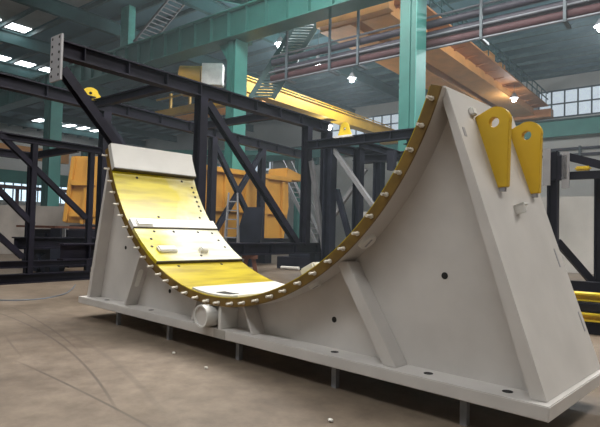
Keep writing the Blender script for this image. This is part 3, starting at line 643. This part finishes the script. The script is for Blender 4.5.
# far braces against the wall
t = thing('wall_bracing', 'thin pale steel bracing far behind the trusses at the left of centre', 'bracing', W(-34, 30, 0))
for (u0, v0, z0, u1, v1, z1) in ((-30, 24, 8.2, -34, 21.5, 2.2), (-30, 24, 8.2, -26, 26.5, 2.2), (-28, 25, 7.8, -24, 28, 3.0), (-34, 21.5, 8.0, -37, 19.5, 4.0)): obj('brace', MB().bar(W(u0, v0, z0), W(u1, v1, z1), .22, .22), 'greysteel', t)
obj('tie', MB().bar(W(-38, 19, 8.2), W(-22, 29, 8.2), .3, .4), 'teal', t)
for (u, v) in ((-38, 19), (-22, 29)): obj('post', MB().hbox(u-.2, u+.2, v-.2, v+.2, 0, 8.4), 'teal', t)
t = thing('far_stair', 'white railed stair far behind, just right of the orange truck body', 'stair', W(-13.4, 24, 0))
p0, p1 = W(-14.6, 22.6, .0), W(-18.2, 22.6, 5.6)
for s in (0, .9): obj('stringer', MB().bar(p0+VA*s, p1+VA*s, .08, .25), 'greysteel', t), obj('handrail', MB().bar(p0+VA*s+ZA, p1+VA*s+ZA, .06, .06), 'greysteel', t)
for k in range(16): obj('tread', MB().bar(p0.lerp(p1, (k+.5)/16), p0.lerp(p1, (k+.5)/16)+VA*.9, .25, .05), 'greysteel', t)
obj('landing', MB().hbox(-20.5, -18.1, 22.4, 23.7, 5.5, 5.65), 'greysteel', t); obj('landing_post', MB().hbox(-20.4, -20.2, 22.5, 22.7, 0, 5.5), 'greysteel', t)

# thin dusty haze hanging in the far bays
hz = bpy.data.materials.new('dust_haze'); hz.use_nodes = True; nt = hz.node_tree; nt.nodes.remove(nt.nodes['Principled BSDF'])
vs_ = nt.nodes.new('ShaderNodeVolumeScatter'); vs_.inputs['Color'].default_value = (.80, .93, 1., 1); vs_.inputs['Density'].default_value = .0025
nt.links.new(vs_.outputs[0], nt.nodes['Material Output'].inputs['Volume'])
ho_ = struct('haze', MB().hbox(-74.9, 19.9, 1.5, 45.9, .02, ZR-.01), hz); ho_['kind'] = 'structure'

# high-bay lamps
def lamp(u, v, z, lab, top, power):
    t = thing('high_bay_lamp', lab, 'lamp', W(u, v, z), 'high bay lamps')
    obj('bulb', MB().sphere(W(u, v, z), .17, 2), 'lamp', t, smooth=True); obj('reflector', MB().tube(W(u, v, z+.12), W(u, v, z+.5), .32, 14, .1), 'greysteel', t)
    obj('stem', MB().tube(W(u, v, z+.5), W(u, v, top), .02, 6), 'frame', t)
    l = bpy.data.lights.new('lamp_light', 'POINT'); l.energy = power; l.shadow_soft_size = .2; l.color = (.92, .97, 1.)
    o = bpy.data.objects.new('lamp_light', l); COL.objects.link(o); o.location = W(u, v, z-.35)
lamp(-14.79, 21.83, 12.5, 'glowing roof lamp just left of the red pipes', ZR, 900); lamp(-14.69, 17.95, 12.5, 'glowing roof lamp near the top of the green stair', ZR, 900)
lamp(-14.89, 26.0, 12.5, 'glowing roof lamp below the red pipes, left of the near column', ZR, 900); lamp(.33, 21.3, 12.5, 'glowing roof lamp at the top edge, right of the orange crane', ZR, 900)
lamp(.62, 25.4, 12.5, 'glowing roof lamp at the right edge of the picture', ZR, 900); lamp(-17.0, 26.3, 9.35, 'bright lamp under the yellow crane beside the yellow lifting ear', 9.95, 260)
lamp(-6.5, 35.2, 11.9, 'bright lamp under the walkway of the orange crane', 13.0, 180)

# ------------------------------------------------------------------ light, camera
sc = bpy.context.scene
w = bpy.data.worlds.new('World'); sc.world = w; w.use_nodes = True
w.node_tree.nodes['Background'].inputs[0].default_value = (.86, .93, 1.0, 1); w.node_tree.nodes['Background'].inputs[1].default_value = .2
def area(name, loc, target, sx, sy, power, col=(1, 1, 1)):
    l = bpy.data.lights.new(name, 'AREA'); l.shape = 'RECTANGLE'; l.size = sx; l.size_y = sy; l.energy = power; l.color = col
    o = bpy.data.objects.new(name, l); COL.objects.link(o); o.location = loc
    o.rotation_euler = (Vector(target)-Vector(loc)).to_track_quat('-Z', 'Y').to_euler(); return o
# fill lamps added just under each unseen skylight
for (u, v0, v1, w_), p in zip(ROOF_FILL, (1700, 2200, 1900, 310)):
    area('roof_fill', W(u, (v0+v1)/2, ZR-.35), W(u, (v0+v1)/2, 0), w_, v1-v0, p, (1, .97, .92))
cam = bpy.data.cameras.new('camera'); co = bpy.data.objects.new('camera', cam); COL.objects.link(co); sc.camera = co
F, yaw, pit, rol = 521.97, -.758933, .03462, .024451
cam.sensor_fit = 'HORIZONTAL'; cam.sensor_width = 36; cam.lens = 36*F/600; cam.clip_end = 400
fw = Vector((math.sin(yaw)*math.cos(pit), math.cos(yaw)*math.cos(pit), math.sin(pit))); r = Vector((math.cos(yaw), -math.sin(yaw), 0)); u = r.cross(fw)
r2 = r*math.cos(rol)+u*math.sin(rol); u2 = -r*math.sin(rol)+u*math.cos(rol)
mx = Matrix((r2, u2, -fw)).transposed().to_4x4(); mx.translation = Vector((5.5753, -4.3117, 1.69)); co.matrix_world = mx
vs = sc.view_settings; vs.view_transform = 'Standard'; vs.look = 'None'; vs.gamma = 1; vs.use_curve_mapping = False; vs.exposure = 0.0
sc.cycles.use_denoising = True
